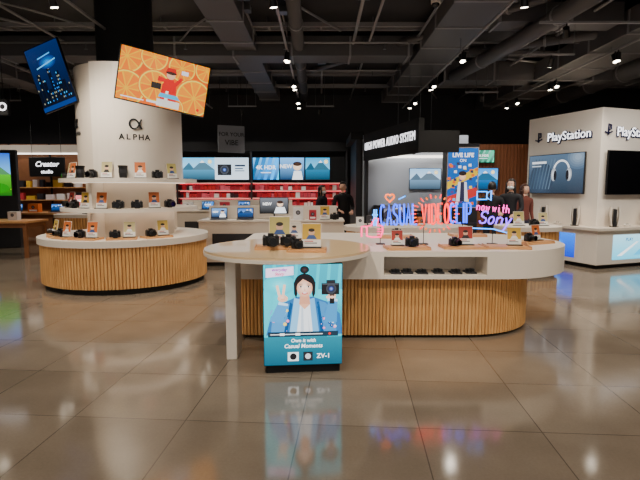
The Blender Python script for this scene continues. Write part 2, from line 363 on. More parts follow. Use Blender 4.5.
def tray(loc,yaw=0,w=.42,d=.26):
    mb=MB(); mb.box((0,0,.01),(w,d,.02),TRAYM,.005)
    mb.box((0,0,.024),(w*.9,d*.85,.008),TRAYM,.002)
    for sx in(-1,1): mb.box((sx*(w/2-.008),0,.027),(.012,d*.96,.014),TRAYM,.003)
    return mb.obj('display_tray',loc,(0,0,yaw))
def placard(loc,seed,yaw=0,w=.14,h=.2):
    mb=MB(); mb.box((0,0,.006),(w*1.05,.08,.012),BLACK,.003)
    mb.M=Matrix.Translation((0,.0,.01))@Matrix.Rotation(-.2,4,'X')
    mb.box((0,.006,h/2),(w,.008,h),WHITE,.002); pic_card(Pic(mb,w*.95,h*.95,PRINT,0,.0015,h/2),seed)
    mb.tube([(0,.012,h*.7),(0,.05,.02)],.004,BLACK,6)
    return mb.obj('price_placard',loc,(0,0,yaw))
def laptop(loc,yaw,seed):
    mb=MB(); mb.box((0,0,.01),(.34,.24,.018),GREY,.004); mb.box((0,.0,.0195),(.28,.11,.002),BLACK)
    mb.M=Matrix.Translation((0,.12,.018))@Matrix.Rotation(-.25,4,'X')
    mb.box((0,.005,.115),(.34,.008,.23),GREY,.003); mb.box((0,-.0005,.115),(.33,.003,.22),BLACK); pic_gen(Pic(mb,.31,.19,SCREEN,0,-.0025,.118),seed,(30,90,170))
    return mb.obj('laptop',loc,(0,0,yaw))
def boxitem(loc,size,cols,name='product_box',yaw=0):
    mb=MB(); w,d,h=size; mb.box((0,0,h/2),size,mat('carton_%d_%d_%d'%cols,cols,.5),.003)
    p=Pic(mb,w*.94,h*.94,PRINT,0,-d/2,h/2); p.R(0,0,1,1,cols); p.R(.1,.1,.9,.3,(245,245,245)); p.E(.5,.6,.2,(30,30,35)); p.E(.5,.6,.12,(120,120,130))
    return mb.obj(name,loc,(0,0,yaw))
def slats(mb,path,z0,z1,pitch=.055,w=.04,dep=.018,closed=True):
    n=len(path); segs=[]
    tot=0
    for i in range(n if closed else n-1):
        a=Vector(path[i]);b=Vector(path[(i+1)%n]); l=(b-a).length
        if l<1e-6: continue
        segs.append((tot,l,a,b)); tot+=l
    k=int(tot/pitch); pt=tot/k; si=0
    for i in range(k):
        s=(i+.5)*pt
        while si<len(segs)-1 and s>segs[si][0]+segs[si][1]: si+=1
        t0,l,a,b=segs[si]; t=(b-a)/l; p=a+t*(s-t0); nrm=Vector((t.y,-t.x))
        q=[p-t*w/2-nrm*.004,p-t*w/2+nrm*dep*.7,p-t*w*.25+nrm*dep,p+t*w*.25+nrm*dep,p+t*w/2+nrm*dep*.7,p+t*w/2-nrm*.004]
        mb.prism([(v.x,v.y) for v in q],z0,z1,OAK)
def circ(cx,cy,r,n=96): return [(cx+r*math.cos(2*pi*i/n),cy+r*math.sin(2*pi*i/n)) for i in range(n)]
def rrect(x0,y0,x1,y1,rs,n=20):
    o=[]
    for (cx,cy,r,a) in ((x0+rs[0],y0+rs[0],rs[0],pi),(x1-rs[1],y0+rs[1],rs[1],1.5*pi),(x1-rs[2],y1-rs[2],rs[2],0),(x0+rs[3],y1-rs[3],rs[3],.5*pi)):
        for i in range(n+1):
            t=a+.5*pi*i/n; o.append((cx+r*math.cos(t),cy+r*math.sin(t)))
    return o
# ---------------------------------------------------------------- people
def person(name,loc,yaw,H,top,bottom,hair,long=True,mask=False,pose='down'):
    mb=MB(); s=H/1.65; mb.M=Matrix.Scale(s,4)
    TOP=mat('cloth_%d_%d_%d'%top,top,.8); BOT=mat('cloth_%d_%d_%d'%bottom,bottom,.8); HAIR=mat('hair_%d_%d_%d'%hair,hair,.5); SHOE=BLACK
    if pose=='down': A=[((.185,.0,1.35),(.225,.02,1.08),(.22,-.06,.84)),((-.185,.0,1.35),(-.225,.02,1.08),(-.22,-.06,.84))]
    elif pose=='reach': A=[((.185,-.01,1.35),(.23,-.06,1.1),(.15,-.28,1.02)),((-.185,-.01,1.35),(-.23,-.06,1.1),(-.13,-.28,1.04))]
    else: A=[((.185,-.01,1.35),(.22,-.06,1.1),(.10,-.24,1.22)),((-.185,0,1.35),(-.225,.02,1.08),(-.21,-.08,.85))]
    V=[((0,0,.93),(.15,.105)),((0,0,1.06),(.125,.09)),((0,0,1.22),(.145,.10)),((0,0,1.35),(.12,.085)),((0,.0,1.43),(.05,.05)),((0,-.01,1.50),(.045,.045))]
    Eg=[(0,1),(1,2),(2,3),(3,4),(4,5)]
    for a in A:
        i=len(V); V+= [(a[0],(.06,.06)),(a[1],(.045,.045)),(a[2],(.029,.024))]; Eg+=[(3,i),(i,i+1),(i+1,i+2)]
    for sx,fy in((1,-.05),(-1,.04)):
        i=len(V); V+=[((sx*.085,0,.84),(.085,.085)),((sx*.095,fy*.6,.48),(.06,.06)),((sx*.10,fy+.02,.10),(.042,.045)),((sx*.11,fy-.12,.045),(.042,.035))]
        Eg+=[(0,i),(i,i+1),(i+1,i+2),(i+2,i+3)]
    me=bpy.data.meshes.new('b'); me.from_pydata([v[0] for v in V],Eg,[]); ob=bpy.data.objects.new('b',me); COL.objects.link(ob)
    ob.modifiers.new('s','SKIN').use_smooth_shade=True; sub=ob.modifiers.new('u','SUBSURF'); sub.levels=2
    for i,v in enumerate(V): me.skin_vertices[0].data[i].radius=v[1]
    me.skin_vertices[0].data[0].use_root=True
    dg=bpy.context.evaluated_depsgraph_get(); dg.update(); m2=bpy.data.meshes.new_from_object(ob.evaluated_get(dg))
    vs=[v.co.copy() for v in m2.vertices]; fs=[list(p.vertices) for p in m2.polygons]; mf=[]
    for f in fs:
        c=sum((vs[k] for k in f),Vector())/len(f)
        if c.z<.10: mf.append(SHOE)
        elif any((c-Vector(a[2])).length<.05 for a in A): mf.append(SKIN)
        elif c.z>1.425: mf.append(SKIN)
        elif c.z<.92 and abs(c.x)<.19: mf.append(BOT)
        else: mf.append(TOP)
    mb.add(vs,fs,None,None,True,mf)
    bpy.data.objects.remove(ob); bpy.data.meshes.remove(m2)
    mb.tube([(.055*math.cos(t),.055*math.sin(t),1.43) for t in [2*pi*i/16 for i in range(16)]],.014,TOP,6,True)
    for a,sx in((A[0],1),(A[1],-1)):
        w=Vector(a[2]); d=(w-Vector(a[1])).normalized(); side=Vector((0,0,1)).cross(d)
        if side.length<.3: side=Vector((0,1,0)).cross(d)
        side.normalize(); nn=d.cross(side).normalized()
        if nn.z>0: nn=-nn
        B=Matrix((side,d,nn)).transposed().to_4x4(); B.translation=w
        old=mb.M.copy(); mb.M=old@B
        mb.sph((0,.045,0),(.038,.05,.015),SKIN,12)
        for k,(x,l) in enumerate(((-.027,.062),(-.009,.074),(.009,.07),(.027,.055))):
            mb.tube([(x,.07,0),(x*1.1,.07+l*.5,.004),(x*1.12,.07+l*.8,.016),(x*1.1,.07+l,.03)],[.0085,.008,.0075,.005],SKIN,6)
        mb.tube([(-sx*.028,.02,0),(-sx*.05,.045,.008),(-sx*.055,.075,.016)],[.011,.0095,.007],SKIN,6)
        mb.M=old
    hz=1.575
    def hf(c):
        x,y,z=c; j=max(0,-z); return (x*(1-.28*j*j),y*(1-.12*j) - .06*j,z)
    mb.sph((0,-.01,hz),(.072,.09,.112),SKIN,24,hf)
    for sx in(-1,1):
        mb.sph((sx*.028,-.088,hz+.005),(.013,.008,.008),EYEW,10); mb.sph((sx*.028,-.095,hz+.005),(.006,.004,.006),BLACK,8)
        mb.tube([(sx*.014,-.096,hz+.026),(sx*.028,-.099,hz+.03),(sx*.044,-.088,hz+.024)],.003,HAIR,5)
        mb.sph((sx*.073,.0,hz-.005),(.01,.018,.028),SKIN,10)
    mb.tube([(0,-.096,hz+.012),(0,-.108,hz-.012),(0,-.116,hz-.026),(0,-.104,hz-.032)],[.006,.009,.013,.008],SKIN,8)
    mb.sph((0,-.1,hz-.055),(.022,.008,.006),LIPS,10)
    if mask:
        def mk(c):
            x,y,z=c; return (x,min(y,.1),z)
        mb.sph((0,-.035,hz-.047),(.068,.086,.045),mat('face_mask',(225,235,240),.7),16,mk)
    def hr(c):
        x,y,z=c
        if y<-.2 and z<.42: y=max(y,-.15+ (z-.42)*.1)
        if z<-.25: z=-.25-(abs(z)-.25)*(.4)
        return (x,y,z)
    mb.sph((0,.012,hz+.018),(.086,.104,.118),HAIR,24,hr)
    if long:
        def lh(c):
            x,y,z=c; return (x*(1-.15*max(0,-z)),max(y,-.15),z)
        mb.sph((0,.052,hz-.12),(.088,.062,.20),HAIR,20,lh)
        for sx in(-1,1): mb.tube([(sx*.07,-.03,hz+.06),(sx*.082,-.03,hz-.04),(sx*.085,-.04,hz-.15),(sx*.08,-.05,hz-.24)],[.016,.02,.02,.008],HAIR,8)
    return mb.obj(name,loc,(0,0,yaw))
# ================================================================= ROOM
X0,X1,Y0,Y1,ZC=-13,11,-4,17,4.8
mb=MB(); mb.b2((X0,Y0,-.1),(X1,Y1,0),floormat()); mb.obj('floor')
mb=MB(); mb.b2((X0,Y0,ZC),(X1,Y1,ZC+.1),mat('black_ceiling_paint',(36,35,37),.8,noise=.4,nscale=1.5)); mb.obj('ceiling')
WALLD=mat('charcoal_wall',(44,42,44),.7,noise=.15,nscale=2)
mb=MB(); mb.b2((X0,Y1,0),(X1,Y1+.1,ZC),WALLD); mb.obj('wall_back')
mb=MB(); mb.b2((X0-.1,Y0,0),(X0,Y1,ZC),WALLD); mb.obj('wall_left')
mb=MB(); mb.b2((X1,Y0,0),(X1+.1,Y1,ZC),WALLD); mb.obj('wall_right')
# ---- column display island
CX,CY=-3.36,8.33
mb=MB()
mb.prism(circ(CX,CY,1.28),0,.09,BLACKM)
mb.prism(circ(CX,CY,1.315),.09,.72,OAKD,True); slats(mb,circ(CX,CY,1.32),.09,.72,.05,.038)
mb.prism(circ(CX,CY,1.37),.72,.82,WHITE,True)
KX,KY=-3.26,8.33
mb.prism(circ(KX,KY,.70),.82,1.70,WHITE2,True)
mb.prism(circ(KX,KY,1.10),1.225,1.285,WHITE,True)
mb.prism(circ(KX,KY,1.10),1.69,1.75,WHITE,True)
mb.prism(circ(KX,KY,.9),1.217,1.225,STRIPL,True); mb.prism(circ(KX,KY,.9),1.682,1.69,STRIPL,True)
for a in (-1.86,1.0,2.6):
    ca,sa=math.cos(a),math.sin(a)
    for z0,z1 in((.82,1.217),(1.285,1.682)):
        q=[(KX+r*ca-t*sa,KY+r*sa+t*ca) for r,t in((.66,-.025),(.96,-.025),(.96,.025),(.66,.025))]; mb.prism(q,z0,z1,WHITE)
mb.prism(circ(KX,KY,.80),1.75,3.5,WHITE2,True)
def arcp(cx,cy,r0,r1,a0,a1,n=24): return [(cx+r1*math.cos(a0+(a1-a0)*i/n),cy+r1*math.sin(a0+(a1-a0)*i/n)) for i in range(n+1)]+[(cx+r0*math.cos(a1+(a0-a1)*i/n),cy+r0*math.sin(a1+(a0-a1)*i/n)) for i in range(n+1)]
mb.prism(arcp(KX,KY,.79,.87,math.radians(-106),math.radians(40)),1.75,3.5,WHITE,False)
mb.prism(circ(KX,KY,.45),3.5,ZC,BLACKM,True)
def plate_text(t,size,ang,z,r,bold=0,sx=1):
    old=mb.M.copy(); mb.M=Matrix.Translation((KX,KY,0))@Matrix.Rotation(ang,4,'Z')@Matrix.Translation((0,-r,z))
    mb.text(t,size,BLACK,(0,0,0),None,.002,bold,sx=sx); mb.M=old
def alpha_mark(ang,z,r,s):
    old=mb.M.copy(); mb.M=Matrix.Translation((KX,KY,0))@Matrix.Rotation(ang,4,'Z')@Matrix.Translation((0,-r,z))
    pts=[]
    for x,zz in ((1.05,.75),(.75,.15),(.45,-.45),(.0,-.72),(-.5,-.55),(-.72,0),(-.5,.55),(0,.72),(.45,.45),(.75,-.15),(1.05,-.72)): pts.append((x*s,0,zz*s))
    sm=[]
    for i in range(len(pts)-1):
        p0=Vector(pts[max(i-1,0)]);p1=Vector(pts[i]);p2=Vector(pts[i+1]);p3=Vector(pts[min(i+2,len(pts)-1)])
        for k in range(4):
            t=k/4; sm.append(.5*((2*p1)+(p2-p0)*t+(2*p0-5*p1+4*p2-p3)*t*t+(3*p1-p0-3*p2+p3)*t**3))
    sm.append(Vector(pts[-1])); mb.tube(sm,s*.13,BLACK,6); mb.M=old
alpha_mark(math.radians(27),2.58,.885,.10)
for i,ch in enumerate('ALPHA'): plate_text(ch,.12,math.radians(27+(i-2)*6.2),2.38,.874,.003)
alpha_mark(math.radians(-52),2.62,.812,.09)
for i,ch in enumerate('ALPHA'): plate_text(ch,.09,math.radians(-52+(i-2)*5.2),2.46,.806,.002)
mb.obj('column_display_island')
tv('wall_television',(-2.19,6.95,3.08),math.radians(26),1.2,.70,pic_orange,roll=math.radians(9),tilt=math.radians(4),arm=.4)
tv('wall_television',(-4.22,7.75,3.34),math.radians(-12),.62,.98,pic_city,roll=math.radians(-16),tilt=math.radians(4),arm=.35)
def around(r,deg,z,cx=KX): a=math.radians(deg); return (cx+r*math.cos(a),KY+r*math.sin(a),z)
sd=0
for r,z,cx,lst in ((.95,1.75,KX,((-165,'c'),(-150,'p'),(-136,'p'),(-118,'l'),(-104,'c'),(-90,'p'),(-75,'l'),(-60,'p'),(-44,'c'),(-26,'p'))),
               (.96,1.285,KX,((-163,'c'),(-145,'p'),(-130,'c'),(-114,'p'),(-96,'p'),(-80,'c'),(-64,'c'),(-48,'p'),(-32,'c')))):
    for dg_,k in lst:
        sd+=1; yaw=math.radians(dg_+90)*.7; a=around(r,dg_,z,cx)
        if k=='c': camera_item(a,yaw,1.3,False)
        elif k=='p': placard(a,sd,yaw,.17,.25)
        else: lens_item(a,1.6)
for dg_ in (-150,-125,-100,-72,-45): 
    yaw=math.radians(dg_+90); tray(around(1.1,dg_,.82,CX),yaw,.44,.26)
    sd+=1; placard(around(1.12,dg_+5.5,.848,CX),sd,yaw*.7,.17,.24); camera_item(around(1.1,dg_-5,.848,CX),yaw,1.2)
# ---- main counter
mb=MB()
ST=lambda e:rrect(-.95-e,4.9-e,2.93+e,7.0+e,(.2+e,1.05+e,1.05+e,.2+e),24)
SB=lambda e:rrect(-.90-e,5.0-e,2.52+e,6.9+e,(.15+e,.95+e,.95+e,.15+e),24)
mb.prism(SB(-.06),0,.035,BLACKM)
mb.prism(SB(-.015),.035,.66,OAKD); slats(mb,SB(-.01),.035,.66,.038,.029,.011)
mb.prism(ST(0),.66,.70,WHITE); mb.prism(ST(0),.895,.95,WHITE)
o=ST(0)
fr=[i for i in range(len(o)) if abs(o[i][1]-4.9)<1e-5]
kk=[i for i in fr if o[i][0]<.6]; last=max(kk,key=lambda i:o[i][0])
poly=o[:last+1]+[(.66,4.9),(.66,5.3),(1.73,5.3),(1.73,4.9)]+o[last+1:]
mb.prism(poly,.70,.895,WHITE)
mb.obj('display_counter')
for i,x in enumerate((.8,.93,1.08,1.26,1.44,1.6)):
    l=MB(); l.box((0,.06,.008),(.11,.16,.016),DGREY,.003); l.box((0,.05,.03),(.09,.05,.03),BLACK,.006); l.cyl((0,.0,.035),(0,.04,.035),.02,BLACK,16); l.cyl((0,-.002,.035),(0,.002,.035),.016,GLOSSB,16)
    l.obj('action_camera',(x,4.98+.03*(i%2),.70))
# ---- round kiosk table with support panel
mb=MB(); DX,DY=-.32,4.75
mb.prism(circ(DX,DY,.82),.968,1.0,WHITE,True); mb.prism(circ(DX,DY,.815),1.0,1.02,CREAM,True)
mb.box((-.825,4.50,.484),(.10,.30,.968),WHITE,.01)
mb.obj('round_display_table')
mb=MB(); W,H=.68,.90
mb.b2((-W/2+.02,.02,0),(W/2-.02,.32,.07),BLACKM)
mb.b2((-W/2,0,.07),(W/2,.34,.962),BLACK,.006)
pic_lightbox(Pic(mb,W-.01,.875,SCREENHI,0,-.001,.518))
mb.obj('advertising_lightbox',(-.145,4.03,0),(0,0,math.radians(5)))
TZ=1.02
tray((-.42,4.62,TZ),.1,.42,.28); tray((-.12,4.40,TZ),-.05,.36,.22); tray((-.3,5.15,TZ),0,.4,.24)
camera_item((-.47,4.56,TZ+.028),.2,1.2,True); camera_item((-.30,4.58,TZ+.028),-.2,1.1); placard((-.40,4.70,TZ+.028),101,0,.21,.27)
placard((-.08,4.42,TZ+.028),104,-.05,.18,.22); camera_item((-.21,4.38,TZ+.028),.3,.85)
placard((-.28,5.17,TZ+.028),7,0,.15,.18); boxitem((-.42,5.15,TZ+.028),(.12,.08,.14),(235,190,70))
CZ=.95
for (x,y,yaw) in ((.93,5.12,.05),(1.55,5.2,.0),(2.03,5.2,-.1),(2.5,5.65,.45),(1.0,6.3,0),(2.0,6.5,0)): tray((x,y,CZ),yaw,.46,.30)
camera_item((.98,5.09,CZ+.028),.0,1.1); placard((.84,5.17,CZ+.028),12,.1,.13,.16)
placard((1.60,5.23,CZ+.028),9,0,.16,.20); camera_item((1.45,5.15,CZ+.028),.3,.95); placard((2.12,5.2,CZ+.028),31,-.1,.15,.19)
camera_item((2.45,5.6,CZ+.028),.45,.95); placard((2.59,5.7,CZ+.028),18,.45,.14,.18)
camera_item((1.0,6.25,CZ+.028),pi,1.0); camera_item((2.0,6.45,CZ+.028),pi,1.0)
# ---- neon sign
mb=MB()
FONT={'#':[[(.3,0),(.4,1)],[(.65,0),(.75,1)],[(.05,.33),(.95,.33)],[(.08,.67),(.98,.67)]],
'A':[[(0,0),(.5,1),(1,0)],[(.2,.35),(.8,.35)]],
'U':[[(0,1),(0,.3),(.15,.06),(.5,0),(.85,.06),(1,.3),(1,1)]],'L':[[(0,1),(0,0),(.95,0)]],'V':[[(0,1),(.5,0),(1,1)]],'I':[[(.5,0),(.5,1)]],
'E':[[(1,1),(0,1),(0,0),(1,0)],[(0,.5),(.8,.5)]],'P':[[(0,0),(0,1),(.6,1),(.95,.9),(1,.72),(.9,.53),(.6,.45),(0,.45)]],
'D':[[(0,0),(0,1),(.5,1),(.85,.85),(1,.5),(.85,.15),(.5,0),(0,0)]]}
FONT['C']=[[(.5+.5*math.cos(t),.5+.5*math.sin(t)) for t in [math.radians(45+i*27) for i in range(11)]]]
FONT['O']=[[(.5+.5*math.cos(t),.5+.5*math.sin(t)) for t in [2*pi*i/16 for i in range(17)]]]
FONT['S']=[[(.95,.82),(.75,.97),(.4,1),(.1,.9),(.03,.72),(.15,.57),(.5,.5),(.85,.42),(.97,.25),(.88,.08),(.55,0),(.2,.03),(.02,.2)]]
for ch,pts in {'n':[[(0,0),(0,.6)],[(0,.45),(.4,.6),(.8,.5),(.85,0)]],'o':[[(.45+.4*math.cos(t),.3+.3*math.sin(t)) for t in [2*pi*i/12 for i in range(13)]]],
 'w':[[(0,.6),(.2,0),(.5,.5),(.75,0),(1,.6)]],'i':[[(.5,0),(.5,.6)],[(.5,.8),(.5,.85)]],'t':[[(.45,1),(.45,.1),(.7,0)],[(.1,.6),(.85,.6)]],'h':[[(0,0),(0,1)],[(0,.45),(.4,.6),(.8,.5),(.85,0)]],
 'y':[[(0,.6),(.4,.05)],[(.85,.6),(.1,-.5)]]}.items(): FONT[ch]=pts
def neon(pts,col,r=.008): mb.tube(pts,r,NEON,6,col=col)
def nword(t,x,z,w,gap,h,col,ang=0,slant=0,r=.008):
    ca,sa=math.cos(ang),math.sin(ang); cx=0
    for ch in t:
        if ch==' ': cx+=w*.7; continue
        ww=w*.3 if ch=='I' else w
        for st in FONT[ch]:
            pts=[]
            for a,b in st:
                px=cx+(a*ww if ch!='I' else .5*ww)+b*h*slant; pz=b*h; pts.append((x+px*ca-pz*sa,0,z+px*sa+pz*ca))
            neon(pts,col,r)
        cx+=ww+gap
    return cx
BLUE=(.01,.08,1,1); CY_=(.01,.30,1,1); RED=(1,.012,.01,1); PINK=(1,.01,.16,1); ORG=(1,.12,.0,1); VIO=(.22,.05,1,1)
a=.03
nword('#',.0,.215,.07,.02,.19,CY_,a,r=.009); nword('CASUAL',.10,.22,.050,.024,.24,BLUE,a,r=.0105)
nword('VIDEO',.575,.235,.050,.024,.23,RED,a,r=.0105); nword('CLIP',.90,.245,.050,.024,.23,BLUE,a,r=.0105)
for i in range(28):
    t=2*pi*i/28; r0=1.0; r1=1.14 if i%2 else 1.26
    neon([(.725+.22*r0*math.cos(t),0,.355+.18*r0*math.sin(t)),(.725+.22*r1*math.cos(t),0,.355+.18*r1*math.sin(t))],ORG if i%2 else RED,.006)
neon([(.20+.05*(16*math.sin(t)**3)/16,0,.54+.05*(13*math.cos(t)-5*math.cos(2*t)-2*math.cos(3*t)-math.cos(4*t))/16) for t in [2*pi*i/24 for i in range(25)]],ORG,.008)
neon([(.30,0,.52),(.38,0,.56)],CY_,.006)
neon([(-.06,0,.10),(-.06,0,.21),(-.01,0,.22),(.03,0,.31),(.07,0,.30),(.06,0,.22),(.12,0,.215),(.125,0,.18),(.12,0,.13),(.10,0,.09),(.0,0,.085),(-.06,0,.10)],PINK,.010)
neon([(-.12,0,.09),(-.12,0,.21),(-.07,0,.21)],PINK,.010)
for zz in(.12,.15,.18): neon([(.06,0,zz),(.115,0,zz)],PINK,.006)
neon([(1.20,0,.52),(1.20,0,.61),(1.31,0,.61),(1.31,0,.52),(1.20,0,.52)],CY_,.008); neon([(1.31,0,.54),(1.36,0,.51),(1.36,0,.62),(1.31,0,.59)],CY_,.008)
nword('now with',1.20,.40,.038,.014,.09,(1,.04,.45,1),-.10,r=.006)
nword('Sony',1.23,.25,.075,.022,.14,VIO,-.08,slant=.2,r=.009)
neon([(1.15,0,.19),(1.4,0,.18),(1.62,0,.12)],CY_,.007)
for x in (.1,.6,1.05,1.4):
    mb.cyl((x,.02,.012),(x,.02,.44),.004,BLACK,8); mb.box((x,.02,.006),(.1,.09,.012),BLACK,.003)
mb.tube([(-.05,.02,.25),(1.55,.02,.25)],.004,BLACK,6); mb.tube([(.05,.02,.42),(1.45,.02,.42)],.004,BLACK,6)
for x in(.2,.45,.75,1.0,1.3): mb.cyl((x,0,.25),(x,.02,.25),.004,BLACK,6); mb.cyl((x,0,.42),(x,.02,.42),.004,BLACK,6)
neon_ob=mb.obj('neon_sign',(.60,5.52,CZ))
# ---- game kiosk at right
mb=MB()
mb.b2((0,0,0),(2.8,1.95,3.2),WHITE,.01)
mb.b2((-.32,-.32,.08),(2.8,0,.76),WHITE,.01); mb.b2((-.32,0,.08),(0,1.95,.76),WHITE,.01)
mb.b2((-.26,-.26,0),(2.8,0,.08),BLACKM); mb.b2((-.26,0,0),(0,1.95,.08),BLACKM)
mb.b2((-.38,-.38,.76),(2.8,0,.82),WHITE2,.008); mb.b2((-.38,0,.76),(0,1.98,.82),WHITE2,.008)
NAVY=mat('sign_navy',(10,14,60),.4)
def pslogo(cx,zz):
    mb.tube([(cx,-.02,zz-.1),(cx,-.02,zz+.12),(cx+.06,-.02,zz+.10),(cx+.07,-.02,zz+.02),(cx,-.02,zz)],.018,NAVY,6)
    mb.tube([(cx-.09,-.02,zz-.04),(cx,-.02,zz-.07),(cx+.1,-.02,zz-.03)],.016,NAVY,6)
mb.text('PlayStation',.26,NAVY,(.96,-.012,2.72),None,.012,.016); mb.text('PlayStation',.26,SIGNL,(.955,-.03,2.73),None,.004,0); pslogo(.16,2.76)
old=mb.M.copy(); mb.M=Matrix.Rotation(-pi/2,4,'Z')
mb.text('PlayStation',.26,NAVY,(-.78,-.012,2.71),None,.012,.016); mb.text('PlayStation',.26,SIGNL,(-.785,-.03,2.72),None,.004,0); pslogo(-1.62,2.74)
pic_blue(Pic(mb,1.5,.50,SCREEN,-.95,-.322,.42))
mb.M=old
pic_cyan(Pic(mb,1.3,.5,SCREEN,.75,-.322,.42))
KA=math.radians(20); K0=Vector((5.62,9.75,0))
mb.obj('game_console_kiosk',K0,(0,0,KA))
def kpt(x,y,z): 
    v=Matrix.Rotation(KA,4,'Z')@Vector((x,y,z)); return tuple(v+K0)
tv('wall_television',kpt(-.11,1.02,1.91),KA-pi/2,1.5,.84,pic_head)
tv('wall_television',kpt(.86,-.11,1.91),KA,1.5,.86,None)
def console(loc,yaw):
    mb=MB(); mb.box((0,0,.19),(.06,.24,.34),BLACK,.01); mb.cyl((0,0,0),(0,0,.02),.08,BLACK,20)
    for sx in(-1,1):
        n=8; vs=[];fs=[]
        for i in range(n+1):
            t=i/n; z=.02+.38*t; bx=sx*(.038+.02*math.sin(pi*t)+.02*t); wd=.13+.01*math.sin(pi*t)
            vs+=[(bx,-wd,z),(bx,wd,z),(bx+sx*.012,-wd,z),(bx+sx*.012,wd,z)]
        for i in range(n):
            a=i*4;b=a+4; fs+=[[a,b,b+1,a+1],[a+2,a+3,b+3,b+2],[a,a+2,b+2,b],[a+1,b+1,b+3,a+3]]
        mb.add(vs,fs,WHITE,None,False)
    return mb.obj('game_console',loc,(0,0,yaw))
def gamepad(loc,yaw):
    mb=MB(); mb.box((0,0,.03),(.10,.05,.035),WHITE,.01)
    for sx in(-1,1): mb.tube([(sx*.04,0,.035),(sx*.07,-.01,.03),(sx*.08,-.05,.018)],[.024,.024,.013],WHITE,10); mb.cyl((sx*.025,-.01,.045),(sx*.025,-.01,.058),.01,BLACK,12)
    return mb.obj('game_controller',loc,(0,0,yaw))
console(kpt(-.19,.35,.82),KA-.9); gamepad(kpt(-.22,.75,.82),KA-pi/2); console(kpt(-.19,1.2,.82),KA-.9); gamepad(kpt(-.22,1.55,.82),KA-pi/2)
console(kpt(.25,-.2,.82),KA-.8); gamepad(kpt(.6,-.2,.82),KA); console(kpt(1.2,-.2,.82),KA-.8); gamepad(kpt(1.6,-.2,.82),KA)
# ---- lit poster pillar
mb=MB(); mb.b2((-.37,0,0),(.37,.35,2.6),DGREY,.01); mb.b2((-.36,-.03,1.15),(.36,0,2.52),WHITE2,.004); pic_poster(Pic(mb,.68,1.33,SCREEN,0,-.03,1.83)); mb.b2((-.4,-.05,0),(.4,0,.12),BLACKM)
mb.obj('poster_pillar',(3.23,11.0,0))
# ---- slatted timber partition
mb=MB(); mb.b2((0,.03,0),(2.2,.12,2.85),WALNUT)
for i in range(22): mb.b2((.01+i*.1,0,0),(.07+i*.1,.03,2.85),mat('timber_batten',(150,92,60),.5))
mb.obj('timber_partition',(4.1,14.0,0))
tv('wall_television',(4.62,13.88,1.86),0,.95,.6,(30,140,220),seed=21); tv('wall_television',(4.66,13.88,2.5),0,.62,.34,(60,150,120),seed=23)
# ---- audio booth
mb=MB()
bx,by=1.98,9.8; ex,ey=1.15,12.9
d=Vector((ex-bx,ey-by)); Ld=d.length; d.normalize()
YA=math.atan2(-d.y,-d.x)
mb.M=Matrix.Translation((ex,ey,0))@Matrix.Rotation(YA,4,'Z')
mb.b2((0,0,2.32),(Ld,.12,3.0),BLACKM)
mb.text('HIGH POWER AUDIO SYSTEM',.27,SIGNL,(Ld*.5,-.01,2.66),None,.005,0,sx=.74,gap=1.12)
mb.b2((0,.03,0),(.1,.11,2.32),DGREY)
mb.M=Matrix.Identity(4)
mb.b2((1.98,9.8,2.32),(2.8,9.92,2.75),BLACKM); mb.b2((1.98,9.92,2.65),(2.8,12.9,2.75),BLACKM)
mb.b2((1.15,13.0,0),(3.95,13.1,3.0),mat('booth_grey_wall',(178,186,198),.6)); mb.b2((1.2,12.86,2.4),(3.9,13.0,2.46),STRIP)
mb.b2((1.3,12.6,0),(2.75,12.98,.55),WHITE)
mb.obj('audio_booth')
tv('wall_television',(2.80,12.88,1.84),0,.82,.54,(150,190,225),seed=5)
def speaker(loc,h=1.0,yaw=0):
    mb=MB(); mb.box((0,0,h/2),(.26,.28,h),BLACK,.015)
    for z,r in((h*.75,.06),(h*.35,.1)): mb.tube([(r*math.cos(t),-.142,z+r*math.sin(t)) for t in [2*pi*i/20 for i in range(20)]],.008,GREY,6,True); mb.sph((0,-.14,z),(r*.85,.02,r*.85),DGREY,14)
    return mb.obj('loudspeaker',loc,(0,0,yaw))
speaker((1.55,12.8,.55),.6); speaker((2.6,12.78,.55),.45); speaker((2.1,12.2,0),1.1)
# ---- back wall television bay
mb=MB()
mb.b2((-6.6,15.9,0),(.9,16.3,1.0),WHITE,.01); mb.b2((-6.6,16.3,0),(.9,16.5,3.0),mat('bay_back_panel',(84,40,46),.6))  # red of the shelf lighting is put into the back panel colour
for z in(1.25,1.5,1.75): mb.b2((-6.6,16.0,z),(.9,16.3,z+.03),WHITE2)
mb.b2((-6.6,15.9,2.8),(.9,16.3,3.1),BLACKM); mb.b2((-6.55,16.25,1.78),(.85,16.3,2.8),BLACKM)
for x in(-6.6,-4.75,-2.3,.85): mb.b2((x,15.95,0),(x+.05,16.3,2.8),DGREY)
for z in(1.235,1.485,1.735): mb.b2((-6.55,16.22,z),(.85,16.28,z+.012),STRIPR)
mb.obj('television_shelving_bay')
mb=MB(); random.seed(11)
for z in(1.0,1.28,1.53):
    x=-6.45
    while x<.75:
        w=.06+random.random()*.10; h=.11+random.random()*.08; c=random.choice([(200,24,44),(220,70,90),(240,225,220),(180,30,50),(60,30,38),(230,100,120),(215,50,60),(240,240,240),(205,30,40)])
        if all(abs(x+w/2-s)>.11 for s in(-4.72,-2.27)): mb.b2((x,16.05,z),(x+w,16.2,z+h),mat('carton_%d_%d_%d'%c,c,.5))
        x+=w+.015
mb.obj('shelf_products')
for (u0,w_,c,sdd) in ((-6.0,1.0,(40,150,230),40),(-4.05,1.1,(110,190,235),41),(-2.95,1.15,(190,215,235),42),(-1.8,.86,(30,140,230),43),(-.93,.8,(40,130,220),44),(-.08,.8,(40,150,200),45)):
    tv('wall_television',(u0,16.14,2.24),0,w_,.72,c,seed=sdd)
